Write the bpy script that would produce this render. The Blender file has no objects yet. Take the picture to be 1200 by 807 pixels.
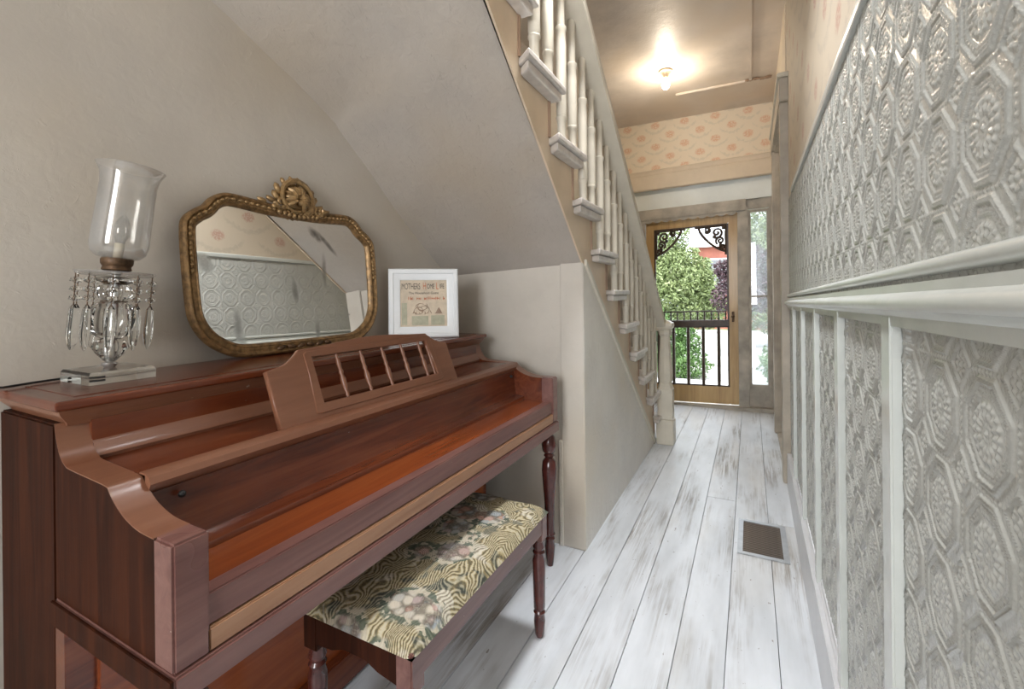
import bpy, bmesh, math, random
import numpy as np
from mathutils import Vector, Matrix, noise as mnoise
random.seed(7); np.random.seed(7)
S = bpy.context.scene; COL = S.collection; PI = math.pi
# ------------------------------------------------------------------ camera
cd = bpy.data.cameras.new('camera'); cam = bpy.data.objects.new('camera', cd); COL.objects.link(cam)
cd.sensor_width = 36; cd.lens = 541/1200*36; cd.shift_y = -(403.5-344)/1200; cd.clip_start = .02
cam.matrix_world = Matrix.Translation((0, 0, 1.25)) @ Matrix.Rotation(math.atan(279/541), 4, 'Z') @ Matrix.Rotation(PI/2, 4, 'X') @ Matrix.Rotation(-.0105, 4, 'Z')
S.camera = cam
# ------------------------------------------------------------------ sky, sun, exposure
W = bpy.data.worlds.new('sky'); S.world = W; W.use_nodes = True
bg = W.node_tree.nodes['Background']; bg.inputs[0].default_value = (.86, .93, 1, 1); bg.inputs[1].default_value = 4.2
def lamp(name, kind, loc, energy, color, rot=(0, 0, 0), **kw):
    l = bpy.data.lights.new(name, kind); l.energy = energy; l.color = color
    for k, v in kw.items(): setattr(l, k, v)
    o = bpy.data.objects.new(name, l); o.location = loc; o.rotation_euler = rot; COL.objects.link(o); return o
def aim(o, t): o.rotation_euler = (Vector(t)-o.location).to_track_quat('-Z', 'Y').to_euler()
aim(lamp('sun', 'SUN', (0, 0, 20), 4, (1, .95, .86), angle=.01), (4, 12, -9))
aim(lamp('rear_fill_light', 'AREA', (-.3, -2.5, 1.7), 74, (.95, .97, 1), shape='RECTANGLE', size=.9, size_y=1.6), (-.8, 2, 1.3))  # added fill behind the camera; the rear wall has no window
lamp('hall_fill_light', 'AREA', (-.5, 1.5, 3.08), 19, (.97, .98, 1), shape='DISK', size=.3, spread=math.radians(110))  # added unseen fill over the hall, no fixture modelled
lamp('landing_fill_light', 'AREA', (-1.1, .8, 4.6), 7, (1, .96, .9), shape='DISK', size=.6)  # added fill that brightens the stairwell from above, source invented
S.view_settings.view_transform = 'Standard'; S.view_settings.look = 'None'; S.view_settings.gamma = 1
S.view_settings.exposure = 0.35; S.view_settings.use_curve_mapping = False
# ------------------------------------------------------------------ material helpers
class NT:
    def __init__(s, name):
        s.m = bpy.data.materials.new(name); s.m.use_nodes = True; s.n = s.m.node_tree.nodes; s.l = s.m.node_tree.links
        s.b = s.n['Principled BSDF']
    def node(s, t, **kw):
        n = s.n.new(t)
        for k, v in kw.items():
            if k in n.inputs: s.set(n.inputs[k], v)
            else: setattr(n, k, v)
        return n
    def set(s, inp, v):
        if isinstance(v, bpy.types.NodeSocket): s.l.new(v, inp)
        else:
            if hasattr(inp.default_value, '__len__') and not isinstance(v, str) and len(inp.default_value) == 4 and len(v) == 3: v = (*v, 1)
            inp.default_value = v
    def math(s, op, a, b=0., c=0., clamp=False):
        n = s.n.new('ShaderNodeMath'); n.operation = op; n.use_clamp = clamp
        for i, v in enumerate((a, b, c)): s.set(n.inputs[i], v)
        return n.outputs[0]
    def ss(s, x, lo, hi):
        n = s.n.new('ShaderNodeMapRange'); n.interpolation_type = 'SMOOTHSTEP'
        s.set(n.inputs[0], x); n.inputs[1].default_value = lo; n.inputs[2].default_value = hi
        return n.outputs[0]
    def co(s, scale=(1, 1, 1), kind='Object', rot=(0, 0, 0), loc=(0, 0, 0)):
        t = s.node('ShaderNodeTexCoord'); m = s.node('ShaderNodeMapping'); s.l.new(t.outputs[kind], m.inputs[0])
        m.inputs['Scale'].default_value = scale; m.inputs['Rotation'].default_value = rot; m.inputs['Location'].default_value = loc
        return m.outputs[0]
    def noise(s, vec, scale, detail=4, rough=.55, dist=0.):
        n = s.node('ShaderNodeTexNoise', Vector=vec, Scale=scale, Detail=detail, Roughness=rough, Distortion=dist); return n.outputs[0]
    def mix(s, f, a, b, blend='MIX'):
        n = s.n.new('ShaderNodeMix'); n.data_type = 'RGBA'; n.blend_type = blend
        s.set(n.inputs[0], f); s.set(n.inputs[6], a); s.set(n.inputs[7], b); return n.outputs[2]
    def ramp(s, f, *stops):
        n = s.n.new('ShaderNodeValToRGB'); e = n.color_ramp.elements
        while len(e) < len(stops): e.new(.5)
        for x, (p, c) in zip(e, stops): x.position = p; x.color = (*c, 1)
        s.set(n.inputs[0], f); return n.outputs[0]
    def bump(s, h, dist=.002, strength=1.):
        n = s.node('ShaderNodeBump', Height=h, Distance=dist, Strength=strength); s.l.new(n.outputs[0], s.b.inputs['Normal'])
    def out(s, color, rough=.5, **kw):
        s.set(s.b.inputs['Base Color'], color); s.set(s.b.inputs['Roughness'], rough)
        for k, v in kw.items(): s.set(s.b.inputs[k.replace('_', ' ')], v)
        return s.m
def plain(name, c, rough=.5, var=.12, scale=12, bump=0, **kw):
    t = NT(name); v = t.co(); n = t.noise(v, scale)
    lo = tuple(x*(1-var) for x in c); hi = tuple(min(1, x*(1+var)) for x in c)
    if bump: t.bump(t.noise(v, scale*3, 5), bump)
    return t.out(t.ramp(n, (.3, lo), (.7, hi)), rough, **kw)
def plaster(name, c, bump=.004, rough=.6, stain=.12, scale=3.):
    t = NT(name); v = t.co()
    big = t.noise(v, scale, 5, .6); fine = t.noise(v, 28, 6, .6, .6)
    col = t.ramp(big, (.25, tuple(x*(1-stain) for x in c)), (.55, c), (.8, tuple(min(1, x*(1+stain*.6)) for x in c)))
    tint = t.noise(v, 1.3, 2)
    col = t.mix(t.ss(tint, .45, .75), col, (c[0]*.97, c[1]*.92, c[2]*.84))
    h = t.math('ADD', t.math('MULTIPLY', t.noise(v, 9, 4, .5), .9), t.math('MULTIPLY', fine, .45))
    scr = t.noise(t.co((14, 4, 4), rot=(.4, .3, .6)), 5, 3, .6, 1.5)
    h = t.math('ADD', h, t.math('MULTIPLY', t.ss(scr, .62, .75), .16))
    t.bump(h, bump)
    return t.out(col, rough)
def wood(name, dark, mid, light, axis=1, rough=.28, coat=.3, scale=1., wear=0.):
    t = NT(name); sc = [16, 16, 16]; sc[axis] = 1.1; v = t.co(tuple(sc))
    g = t.noise(v, 1.6*scale, 7, .62, 1.2); big = t.noise(t.co(), 2.2, 3)
    col = t.ramp(t.math('ADD', t.math('MULTIPLY', g, .75), t.math('MULTIPLY', big, .25)), (.3, dark), (.5, mid), (.72, light))
    if wear:
        w = t.noise(t.co((60, 18, 60)), 1.4, 3, .6)
        col = t.mix(t.ss(w, .74, .78), col, (.55, .48, .42))
    t.bump(g, .0004)
    return t.out(col, t.math('ADD', rough-.08, t.math('MULTIPLY', big, .16)), Coat_Weight=coat, Coat_Roughness=.15)
M = {}
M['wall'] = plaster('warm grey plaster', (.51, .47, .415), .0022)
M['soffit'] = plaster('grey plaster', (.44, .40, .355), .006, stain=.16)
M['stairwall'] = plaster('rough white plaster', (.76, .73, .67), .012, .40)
M['endwall'] = plaster('end wall plaster', (.58, .54, .48), .003)
M['tan'] = plaster('tan plaster', (.69, .595, .47), .004, stain=.14)
M['ceiling'] = plaster('ceiling plaster', (.70, .62, .54), .003, .44, .3, 1.8)
M['rear'] = plaster('rear plaster', (.42, .38, .33))
M['string'] = plain('cream stringer paint', (.66, .53, .385), .42, .08, 6, .0006)
M['white'] = plain('white trim paint', (.62, .575, .48), .36, .07, 9, .0006)
M['whitetread'] = plain('chipped white paint', (.61, .575, .54), .33, .12, 25, .0008)
M['riser'] = plain('worn brown and groove shade', (.30, .20, .135), .5, .2, 9)
M['dado_trim'] = plain('gloss white trim', (.575, .60, .57), .22, .05, 9, .0005)
M['base_trim'] = plain('gloss grey white trim', (.57, .575, .59), .28, .06, 9, .0005)
M['casing'] = plain('weathered casing', (.43, .38, .31), .5, .25, 5, .001)
M['greycase'] = plain('weathered grey wood', (.40, .37, .32), .55, .3, 7, .0015)
M['paleblue'] = plaster('pale blue paint', (.80, .86, .87), .003, .5, .12)
M['oak'] = wood('golden oak', (.36, .22, .085), (.50, .33, .14), (.60, .42, .2), 2, .4, .2, .7)
M['darkwood'] = plain('dark stained wood', (.055, .035, .024), .4, .3, 20)
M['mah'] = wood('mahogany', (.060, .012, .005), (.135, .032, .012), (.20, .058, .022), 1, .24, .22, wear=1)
M['mahshade'] = wood('dark shaded mahogany', (.008, .0025, .001), (.032, .008, .003), (.062, .016, .005), 2, .6, .0)  # mahogany copy with the shade of unlit sides put into its colour
M['mahshade'].node_tree.nodes['Principled BSDF'].inputs['Specular IOR Level'].default_value = .12
M['mahlight'] = wood('worn mahogany', (.17, .066, .034), (.205, .085, .046), (.245, .11, .062), 1, .36, .12, wear=1)
M['maholid'] = wood('orange mahogany', (.13, .026, .007), (.22, .05, .013), (.29, .08, .022), 1, .22, .25, wear=1)
M['slip'] = wood('tan worn mahogany', (.27, .13, .07), (.36, .19, .105), (.43, .25, .15), 1, .36, .12, wear=1)
M['mahsheen'] = wood('sheen tinted mahogany', (.12, .048, .042), (.18, .084, .070), (.24, .125, .105), 1, .3, .2, wear=1)  # purple sheen of reflected light put into the colour of front faces
M['mahleg'] = plain('oxblood wood', (.075, .018, .014), .22, .35, 20, Coat_Weight=.4)
M['brass'] = plain('antique gold', (.24, .145, .062), .42, .5, 60, .001, Metallic=.45)
M['goldlight'] = plain('bright antique gold', (.34, .22, .10), .4, .4, 60, .001, Metallic=.4)
M['golddark'] = plain('dark antique gold', (.10, .055, .026), .5, .5, 70, .001, Metallic=.4)
M['whiteframe'] = plain('white frame paint', (.80, .83, .85), .35, .03, 9)
M['metal'] = plain('brushed steel', (.45, .46, .47), .32, .1, 30, Metallic=.8)
M['ventdark'] = plain('dark louver metal', (.20, .18, .165), .3, .3, 9, Metallic=.6)
M['void'] = plain('dark duct', (.012, .011, .01), .8)
M['black'] = plain('black cord', (.012, .012, .012), .5)
M['silver'] = plain('silver tube', (.75, .75, .74), .22, .05, 20, Metallic=.9)
M['candle'] = plain('cream sleeve', (.66, .6, .47), .5, .05)
M['socket'] = plain('porcelain', (.75, .62, .45), .3, .04)
M['concrete'] = plain('pale concrete', (.40, .385, .365), .85, .08, 3)
M['grass'] = plain('lawn', (.13, .19, .07), .9, .4, 5)
M['brick'] = plain('red brick', (.33, .12, .085), .85, .25, 2)
M['roof'] = plain('grey roof', (.20, .20, .21), .8)
M['picket'] = plain('white picket paint', (.8, .8, .78), .5, .03)
M['bark'] = plain('bark', (.10, .07, .05), .9, .3)
def leafmat(name, a, b, c):
    t = NT(name); n = t.noise(t.co(), 3.2, 3); h = t.noise(t.co(loc=(5, 5, 5)), 24, 2)
    col = t.mix(t.ss(h, .4, .6), t.ramp(n, (.3, a), (.5, b), (.75, c)), b)
    return t.out(col, .5)
M['leaf'] = leafmat('green leaves', (.075, .11, .035), (.18, .225, .085), (.32, .36, .17))
M['leafbush'] = leafmat('shrub leaves', (.03, .07, .015), (.07, .14, .03), (.13, .22, .06))
M['plum'] = leafmat('plum leaves', (.03, .014, .02), (.06, .03, .038), (.11, .06, .06))
def glassmat(name, tint, refl=.12, rough=.02, haze=0.):
    t = NT(name); tr = t.node('ShaderNodeBsdfTransparent', Color=tint); gl = t.node('ShaderNodeBsdfGlossy', Roughness=rough)
    lw = t.node('ShaderNodeLayerWeight', Blend=.35)
    f = t.math('ADD', t.math('MULTIPLY', lw.outputs['Facing'], .55), refl, clamp=True)
    mx = t.node('ShaderNodeMixShader'); t.set(mx.inputs[0], f); t.l.new(tr.outputs[0], mx.inputs[1]); t.l.new(gl.outputs[0], mx.inputs[2])
    last = mx.outputs[0]
    if haze:
        df = t.node('ShaderNodeBsdfDiffuse', Color=(.8, .82, .84)); tl = t.node('ShaderNodeBsdfTranslucent', Color=(.8, .84, .88))
        m1 = t.node('ShaderNodeMixShader', Fac=.5); t.l.new(df.outputs[0], m1.inputs[1]); t.l.new(tl.outputs[0], m1.inputs[2])
        m2 = t.node('ShaderNodeMixShader'); n = t.noise(t.co(), 14, 4); t.set(m2.inputs[0], t.math('MULTIPLY', n, haze*2))
        t.l.new(last, m2.inputs[1]); t.l.new(m1.outputs[0], m2.inputs[2]); last = m2.outputs[0]
    t.l.new(last, t.n['Material Output'].inputs[0]); return t.m
M['pane'] = glassmat('window glass', (.96, .98, 1), .05, haze=.16)
M['shade'] = glassmat('etched lamp glass', (.96, .95, .93), .06, .08, haze=.13)
M['clearbulb'] = glassmat('bulb glass', (.86, .86, .85), .2)
M['picglass'] = glassmat('picture glass', (1, 1, 1), .02)
def crystal():
    t = NT('cut crystal'); return t.out((.97, .98, .97), .02, Transmission_Weight=1., IOR=1.48)
M['crystal'] = crystal()
def bulbglow():
    t = NT('lit bulb'); return t.out((1, .9, .7), .5, Emission_Color=(1, .88, .7), Emission_Strength=22.)
M['glow'] = bulbglow()
def mirrormat():
    t = NT('silvered glass'); v = t.co()
    n = t.noise(v, 7, 6, .65); sep = t.node('ShaderNodeSeparateXYZ', Vector=v)
    st = t.ss(n, .66, .78)
    def spot(y, z, sy, sz, rot=0., amp=.5):
        dy = t.math('SUBTRACT', sep.outputs[1], y); dz = t.math('SUBTRACT', sep.outputs[2], z)
        a = t.math('ADD', t.math('MULTIPLY', dy, math.cos(rot)), t.math('MULTIPLY', dz, math.sin(rot)))
        b = t.math('SUBTRACT', t.math('MULTIPLY', dz, math.cos(rot)), t.math('MULTIPLY', dy, math.sin(rot)))
        d = t.math('ADD', t.math('POWER', t.math('DIVIDE', a, sy), 2.), t.math('POWER', t.math('DIVIDE', b, sz), 2.))
        d = t.math('ADD', d, t.math('MULTIPLY', t.math('SUBTRACT', n, .5), 5.))
        return t.math('MULTIPLY', t.math('SUBTRACT', 1., t.ss(d, -.6, 1.7)), amp)
    sp = st
    for a in ((.085, .437, .016, .034, .9, .95), (.14, .405, .06, .009, -.75, .8), (-.24, .10, .012, .07, 0), (-.23, .05, .02, .03, .3), (.07, .06, .012, .05, 0), (-.02, .22, .010, .05, .1), (-.33, .3, .02, .03, .7), (.12, .3, .01, .06, 0)):
        sp = t.math('MAXIMUM', sp, spot(*a))
    col = t.mix(sp, (.88, .88, .86), (.13, .125, .12))
    return t.out(col, t.math('ADD', .015, t.math('MULTIPLY', sp, .25)), Metallic=1.)
def floormat():
    t = NT('worn white floor paint'); oi = t.node('ShaderNodeObjectInfo'); r = oi.outputs['Random']
    tc = t.node('ShaderNodeTexCoord'); off = t.node('ShaderNodeCombineXYZ', X=t.math('MULTIPLY', r, 37.), Y=t.math('MULTIPLY', r, 91.))
    ad = t.node('ShaderNodeVectorMath', operation='ADD'); t.l.new(tc.outputs['Object'], ad.inputs[0]); t.l.new(off.outputs[0], ad.inputs[1])
    def mp(sc):
        m = t.node('ShaderNodeMapping', Vector=ad.outputs[0]); m.inputs['Scale'].default_value = sc; return m.outputs[0]
    base = t.ramp(t.noise(mp((6, 1.5, 6)), 1.2, 4), (.3, (.54, .57, .60)), (.6, (.69, .725, .765)))
    blot = t.noise(mp((5, 1.3, 5)), 1., 4, .6); streak = t.noise(mp((60, 2.2, 60)), 1., 6, .7, .4)
    w = t.math('MULTIPLY', t.ss(blot, .44, .70), t.ss(streak, .38, .64))
    col = t.mix(t.math('MULTIPLY', w, .85), base, (.23, .205, .175))
    sp = t.noise(mp((48, 22, 48)), 1., 3, .6)
    col = t.mix(t.math('MULTIPLY', t.ss(sp, .68, .72), .75), col, (.16, .13, .11))
    tint = t.noise(mp((3, .7, 3)), 1., 2); col = t.mix(t.math('MULTIPLY', t.ss(tint, .5, .7), .3), col, (.62, .56, .46))
    t.bump(t.math('SUBTRACT', t.math('MULTIPLY', streak, .5), w), .0012)
    return t.out(col, t.math('ADD', .36, t.math('MULTIPLY', w, .25)))
def embossmat():
    t = NT('painted embossed paper'); v = t.co(); n = t.noise(v, 3, 4); f = t.noise(v, 260, 3)
    t.bump(f, .0006)
    return t.out(t.ramp(n, (.3, (.45, .46, .43)), (.7, (.53, .54, .51))), .17, Coat_Weight=.3, Coat_Roughness=.12)
def paper(name, ax, bgc, rosec, grey, pu=.31, pv=.24):
    t = NT(name); v = t.co(); sp = t.node('ShaderNodeSeparateXYZ', Vector=v)
    wob = t.noise(v, 40, 3)
    u0 = t.math('DIVIDE', sp.outputs[ax], pu); v0 = t.math('DIVIDE', sp.outputs[2], pv)
    rose = None; gar = None
    for o in (0., .5):
        u = t.math('SUBTRACT', t.math('FRACT', t.math('ADD', u0, o+10)), .5); w = t.math('SUBTRACT', t.math('FRACT', t.math('ADD', v0, o+10)), .5)
        d = t.math('ADD', t.math('POWER', t.math('MULTIPLY', u, pu), 2.), t.math('POWER', t.math('MULTIPLY', w, pv*1.25), 2.))
        d = t.math('SQRT', d); d = t.math('ADD', d, t.math('MULTIPLY', t.math('SUBTRACT', wob, .5), .03))
        m = t.math('SUBTRACT', 1., t.ss(d, .032, .060))
        rose = m if rose is None else t.math('MAXIMUM', rose, m)
        curve = t.math('SUBTRACT', w, t.math('SUBTRACT', t.math('MULTIPLY', t.math('POWER', u, 2.), 1.7), .34))
        g = t.math('SUBTRACT', 1., t.ss(t.math('ADD', t.math('ABSOLUTE', curve), t.math('MULTIPLY', t.math('SUBTRACT', wob, .5), .3)), .015, .075))
        g = t.math('MULTIPLY', g, t.math('SUBTRACT', 1., t.ss(t.math('ABSOLUTE', u), .32, .42)))
        gar = g if gar is None else t.math('MAXIMUM', gar, g)
    pet = t.noise(v, 75, 2)
    col = t.mix(t.math('MULTIPLY', gar, .42), bgc, grey)
    col = t.mix(t.math('MULTIPLY', rose, t.ss(pet, .3, .6)), col, rosec)
    return t.out(col, .6)
def tapestry():
    t = NT('floral tapestry'); tc = t.co(kind='Object')
    def warp(scale, amt, src):
        nz = t.node('ShaderNodeTexNoise', Vector=tc, Scale=scale, Detail=2.); sb = t.node('ShaderNodeVectorMath', operation='SUBTRACT'); t.l.new(nz.outputs['Color'], sb.inputs[0]); sb.inputs[1].default_value = (.5, .5, .5)
        sc = t.node('ShaderNodeVectorMath', operation='SCALE'); t.l.new(sb.outputs[0], sc.inputs[0]); sc.inputs[3].default_value = amt
        ad = t.node('ShaderNodeVectorMath', operation='ADD'); t.l.new(src, ad.inputs[0]); t.l.new(sc.outputs[0], ad.inputs[1]); return ad.outputs[0]
    dv = warp(5.5, .42, tc); fv = warp(30, .02, tc)
    wv = t.node('ShaderNodeTexWave', Vector=dv, Scale=27., Distortion=2., Detail=1.)
    fine = t.noise(tc, 130, 3, .6)
    k = t.math('ADD', wv.outputs[1], t.math('MULTIPLY', t.math('SUBTRACT', fine, .5), 1.7))
    gold = t.ramp(k, (.0, (.12, .10, .055)), (.3, (.25, .20, .10)), (.6, (.40, .33, .18)), (.9, (.50, .45, .32)))
    dark = t.ramp(k, (.1, (.045, .05, .04)), (.5, (.12, .125, .09)), (.9, (.30, .28, .2)))
    pale = t.ramp(k, (.1, (.26, .23, .17)), (.5, (.50, .46, .36)), (.9, (.60, .56, .46)))
    col = t.mix(t.ss(t.noise(dv, 9, 2), .53, .60), gold, dark); col = t.mix(t.ss(t.noise(t.co(loc=(3, 1, 2)), 11, 2, .5, 1.), .56, .62), col, pale)
    vo = t.node('ShaderNodeTexVoronoi', Vector=fv, Scale=8.2); sx = t.node('ShaderNodeSeparateColor', Color=vo.outputs['Color'])
    on = t.math('GREATER_THAN', sx.outputs[0], .38); D = vo.outputs['Distance']
    vs = t.node('ShaderNodeTexVoronoi', Vector=fv, Scale=30.); s2 = t.node('ShaderNodeSeparateColor', Color=vs.outputs['Color'])
    petal = t.ramp(t.math('ADD', t.math('MULTIPLY', s2.outputs[1], .45), t.math('MULTIPLY', sx.outputs[1], .6)), (.08, (.11, .15, .12)), (.24, (.44, .20, .11)), (.42, (.52, .30, .23)), (.62, (.30, .34, .36)), (.82, (.58, .52, .42)))
    petal = t.mix(t.math('MULTIPLY', t.ss(vs.outputs['Distance'], .35, .62), .75), petal, (.10, .085, .06)); petal = t.mix(t.math('MULTIPLY', t.ss(fine, .5, .62), .3), petal, (.55, .5, .4))
    leaf = t.mix(t.ss(t.noise(fv, 45, 2), .46, .54), (.55, .50, .39), (.07, .10, .075))
    col = t.mix(t.math('MULTIPLY', t.math('MULTIPLY', t.math('SUBTRACT', 1., t.ss(D, .50, .60)), on), .85), col, leaf)
    col = t.mix(t.math('MULTIPLY', t.math('SUBTRACT', 1., t.ss(D, .36, .44)), on), col, petal)
    t.bump(t.math('ADD', k, t.math('MULTIPLY', vs.outputs['Distance'], .6)), .0012)
    return t.out(col, .85)
M['mirror'] = mirrormat(); M['floor'] = floormat(); M['emboss'] = embossmat(); M['tapestry'] = tapestry()
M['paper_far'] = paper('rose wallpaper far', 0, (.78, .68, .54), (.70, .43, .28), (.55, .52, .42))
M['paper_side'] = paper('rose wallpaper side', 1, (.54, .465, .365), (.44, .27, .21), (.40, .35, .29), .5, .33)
M['print'] = plain('aged print', (.68, .58, .45), .7, .12, 30)
M['printdark'] = plain('print ink', (.07, .055, .05), .7); M['printred'] = plain('red print ink', (.60, .17, .07), .7)
M['printgreen'] = plain('pale green print', (.47, .46, .34), .7, .15, 40); M['printsepia'] = plain('sepia print', (.36, .25, .18), .7, .3, 50)
# ------------------------------------------------------------------ geometry helpers
ORG = {}
class MB:
    def __init__(s): s.v = []; s.f = []
    def add(s, vs, fs):
        o = len(s.v); s.v += [tuple(x) for x in vs]; s.f += [tuple(i+o for i in f) for f in fs]; return s
    def box(s, x0, x1, y0, y1, z0, z1, b=0.):
        if b <= 0:
            vs = [(x, y, z) for x in (x0, x1) for y in (y0, y1) for z in (z0, z1)]
            return s.add(vs, [(0, 1, 3, 2), (4, 6, 7, 5), (0, 4, 5, 1), (2, 3, 7, 6), (0, 2, 6, 4), (1, 5, 7, 3)])
        bm = bmesh.new(); bmesh.ops.create_cube(bm, size=1)
        for v in bm.verts: v.co = Vector(((x0+x1)/2+v.co.x*(x1-x0), (y0+y1)/2+v.co.y*(y1-y0), (z0+z1)/2+v.co.z*(z1-z0)))
        bmesh.ops.bevel(bm, geom=bm.edges[:], offset=b, segments=2, affect='EDGES'); return s.bm(bm)
    def bm(s, bm):
        bm.verts.index_update(); s.add([v.co[:] for v in bm.verts], [tuple(v.index for v in f.verts) for f in bm.faces]); bm.free(); return s
    def extr(s, pts, a, b, ax):            # 2D polygon extruded along axis ax from a to b
        def p(q, t): return {0: (t, q[0], q[1]), 1: (q[0], t, q[1]), 2: (q[0], q[1], t)}[ax]
        n = len(pts); vs = [p(q, a) for q in pts]+[p(q, b) for q in pts]
        return s.add(vs, [tuple(range(n))[::-1], tuple(range(n, 2*n))]+[(i, (i+1) % n, n+(i+1) % n, n+i) for i in range(n)])
    def lathe(s, prof, c=(0, 0, 0), n=16, cap=True):
        m = len(prof); vs = []; fs = []
        for r, z in prof:
            for k in range(n): a = 2*PI*k/n; vs.append((c[0]+r*math.cos(a), c[1]+r*math.sin(a), c[2]+z))
        for i in range(m-1):
            for k in range(n): fs.append((i*n+k, i*n+(k+1) % n, (i+1)*n+(k+1) % n, (i+1)*n+k))
        if cap: fs += [tuple(range(n))[::-1], tuple(range((m-1)*n, m*n))]
        return s.add(vs, fs)
    def tube(s, pts, r, n=8, closed=False):
        P = [Vector(p) for p in pts]; m = len(P); vs = []; fs = []; up = Vector((0, 0, 1)); prev = None
        for i, p in enumerate(P):
            d = (P[(i+1) % m]-P[i-1]) if closed else (P[min(i+1, m-1)]-P[max(i-1, 0)]); d.normalize()
            if prev is None: a = d.cross(up) if abs(d.z) < .95 else d.cross(Vector((1, 0, 0)))
            else: a = prev-d*prev.dot(d)
            a.normalize(); prev = a; b = d.cross(a); rr = r[i] if hasattr(r, '__len__') else r
            for k in range(n): t = 2*PI*k/n; vs.append(p+(a*math.cos(t)+b*math.sin(t))*rr)
        for i in range(m if closed else m-1):
            j = (i+1) % m
            for k in range(n): fs.append((i*n+k, i*n+(k+1) % n, j*n+(k+1) % n, j*n+k))
        if not closed: fs += [tuple(range(n))[::-1], tuple(range((m-1)*n, m*n))]
        return s.add(vs, fs)
    def ball(s, c, r, sub=2, sq=(1, 1, 1), rot=None):
        bm = bmesh.new(); bmesh.ops.create_icosphere(bm, subdivisions=sub, radius=r)
        for v in bm.verts:
            q = Vector((v.co.x*sq[0], v.co.y*sq[1], v.co.z*sq[2]))
            if rot is not None: q = rot @ q
            v.co = q+Vector(c)
        return s.bm(bm)
    def rings(s, x0, x1, y0, y1, prof):    # stacked rectangular rings (inset, z)
        vs = []; fs = []
        for o, z in prof: vs += [(x0+o, y0+o, z), (x1-o, y0+o, z), (x1-o, y1-o, z), (x0+o, y1-o, z)]
        for i in range(len(prof)-1):
            for k in range(4): fs.append((i*4+k, i*4+(k+1) % 4, i*4+4+(k+1) % 4, i*4+4+k))
        m = len(prof)*4; fs += [(3, 2, 1, 0), (m-4, m-3, m-2, m-1)]
        return s.add(vs, fs)
    def build(s, name, mat, parent=None, smooth=None, world=True, bevel=0.):
        o3 = ORG.get(parent, Vector((0, 0, 0))) if world else Vector((0, 0, 0))
        me = bpy.data.meshes.new(name); me.from_pydata([(v[0]-o3.x, v[1]-o3.y, v[2]-o3.z) for v in s.v], [], s.f); me.update()
        bm = bmesh.new(); bm.from_mesh(me); bmesh.ops.recalc_face_normals(bm, faces=bm.faces[:]); bm.to_mesh(me); bm.free()
        o = bpy.data.objects.new(name, me); COL.objects.link(o)
        if mat: me.materials.append(M[mat] if isinstance(mat, str) else mat)
        if smooth is not None:
            me.polygons.foreach_set('use_smooth', [True]*len(me.polygons)); me.set_sharp_from_angle(angle=math.radians(smooth))
        if bevel:
            md = o.modifiers.new('bevel', 'BEVEL'); md.width = bevel; md.segments = 2; md.limit_method = 'ANGLE'; md.angle_limit = math.radians(30)
        if parent: o.parent = parent
        ORG[o] = o3
        return o
def inst(src, parent=None, loc=None):
    o = src.copy(); COL.objects.link(o)
    if parent: o.parent = parent
    if loc is not None: o.location = loc
    return o
def tag(o, label=None, cat=None, group=None, kind=None):
    for k, v in (('label', label), ('category', cat), ('group', group), ('kind', kind)):
        if v: o[k] = v
    return o
def thing(name, label, cat, loc, rot=(0, 0, 0), kind=None):
    o = bpy.data.objects.new(name, None); COL.objects.link(o); o.location = loc; o.rotation_euler = rot; o.empty_display_size = .1
    ORG[o] = Vector(loc); return tag(o, label, cat, kind=kind)
def struct(name, mb, mat, label=None, **kw):
    o = mb.build(name, mat, **kw); o['kind'] = 'structure'
    if label: o['label'] = label
    return o
def spline(pts, n=8, closed=False):
    P = [Vector((*p, 0)) if len(p) == 2 else Vector(p) for p in pts]; out = []; m = len(P)
    for i in range(m if closed else m-1):
        g = (lambda k: P[k % m]) if closed else (lambda k: P[max(0, min(m-1, k))])
        a, b, c, d = g(i-1), g(i), g(i+1), g(i+2)
        for k in range(n):
            t = k/n; out.append(.5*((2*b)+(c-a)*t+(2*a-5*b+4*c-d)*t*t+(3*b-a-3*c+d)*t**3))
    if not closed: out.append(P[-1])
    return out
def flat(name, loops, depth, mat, parent, mtx, bevel=0.):   # filled 2D outline with holes, extruded both ways by depth/2, placed by mtx
    cu = bpy.data.curves.new(name, 'CURVE'); cu.dimensions = '2D'; cu.fill_mode = 'BOTH'; cu.extrude = max(depth/2-bevel, 0); cu.bevel_depth = bevel; cu.bevel_resolution = 1
    for lp in loops:
        sp = cu.splines.new('POLY'); sp.points.add(len(lp)-1); sp.use_cyclic_u = True
        for p, q in zip(sp.points, lp): p.co = (q[0], q[1], 0, 1)
    t = bpy.data.objects.new('temp', cu); me = bpy.data.meshes.new_from_object(t); bpy.data.objects.remove(t); bpy.data.curves.remove(cu)
    me.name = name; me.transform(mtx); o = bpy.data.objects.new(name, me); COL.objects.link(o); me.materials.clear(); me.materials.append(M[mat])
    if parent: o.parent = parent
    ORG[o] = ORG.get(parent, Vector((0, 0, 0))); return o
def text(name, s, size, mat, parent, mtx, depth=.0004, align='CENTER'):
    cu = bpy.data.curves.new(name, 'FONT'); cu.body = s; cu.size = size; cu.extrude = depth; cu.align_x = align; cu.align_y = 'CENTER'
    t = bpy.data.objects.new('temp', cu); me = bpy.data.meshes.new_from_object(t); bpy.data.objects.remove(t); bpy.data.curves.remove(cu)
    me.name = name; me.transform(mtx); o = bpy.data.objects.new(name, me); COL.objects.link(o); me.materials.clear(); me.materials.append(M[mat]); o.parent = parent
    return o
XL, XS, ZC = -1.52, -.718, 3.16       # left wall, stair wall, ceiling
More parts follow.
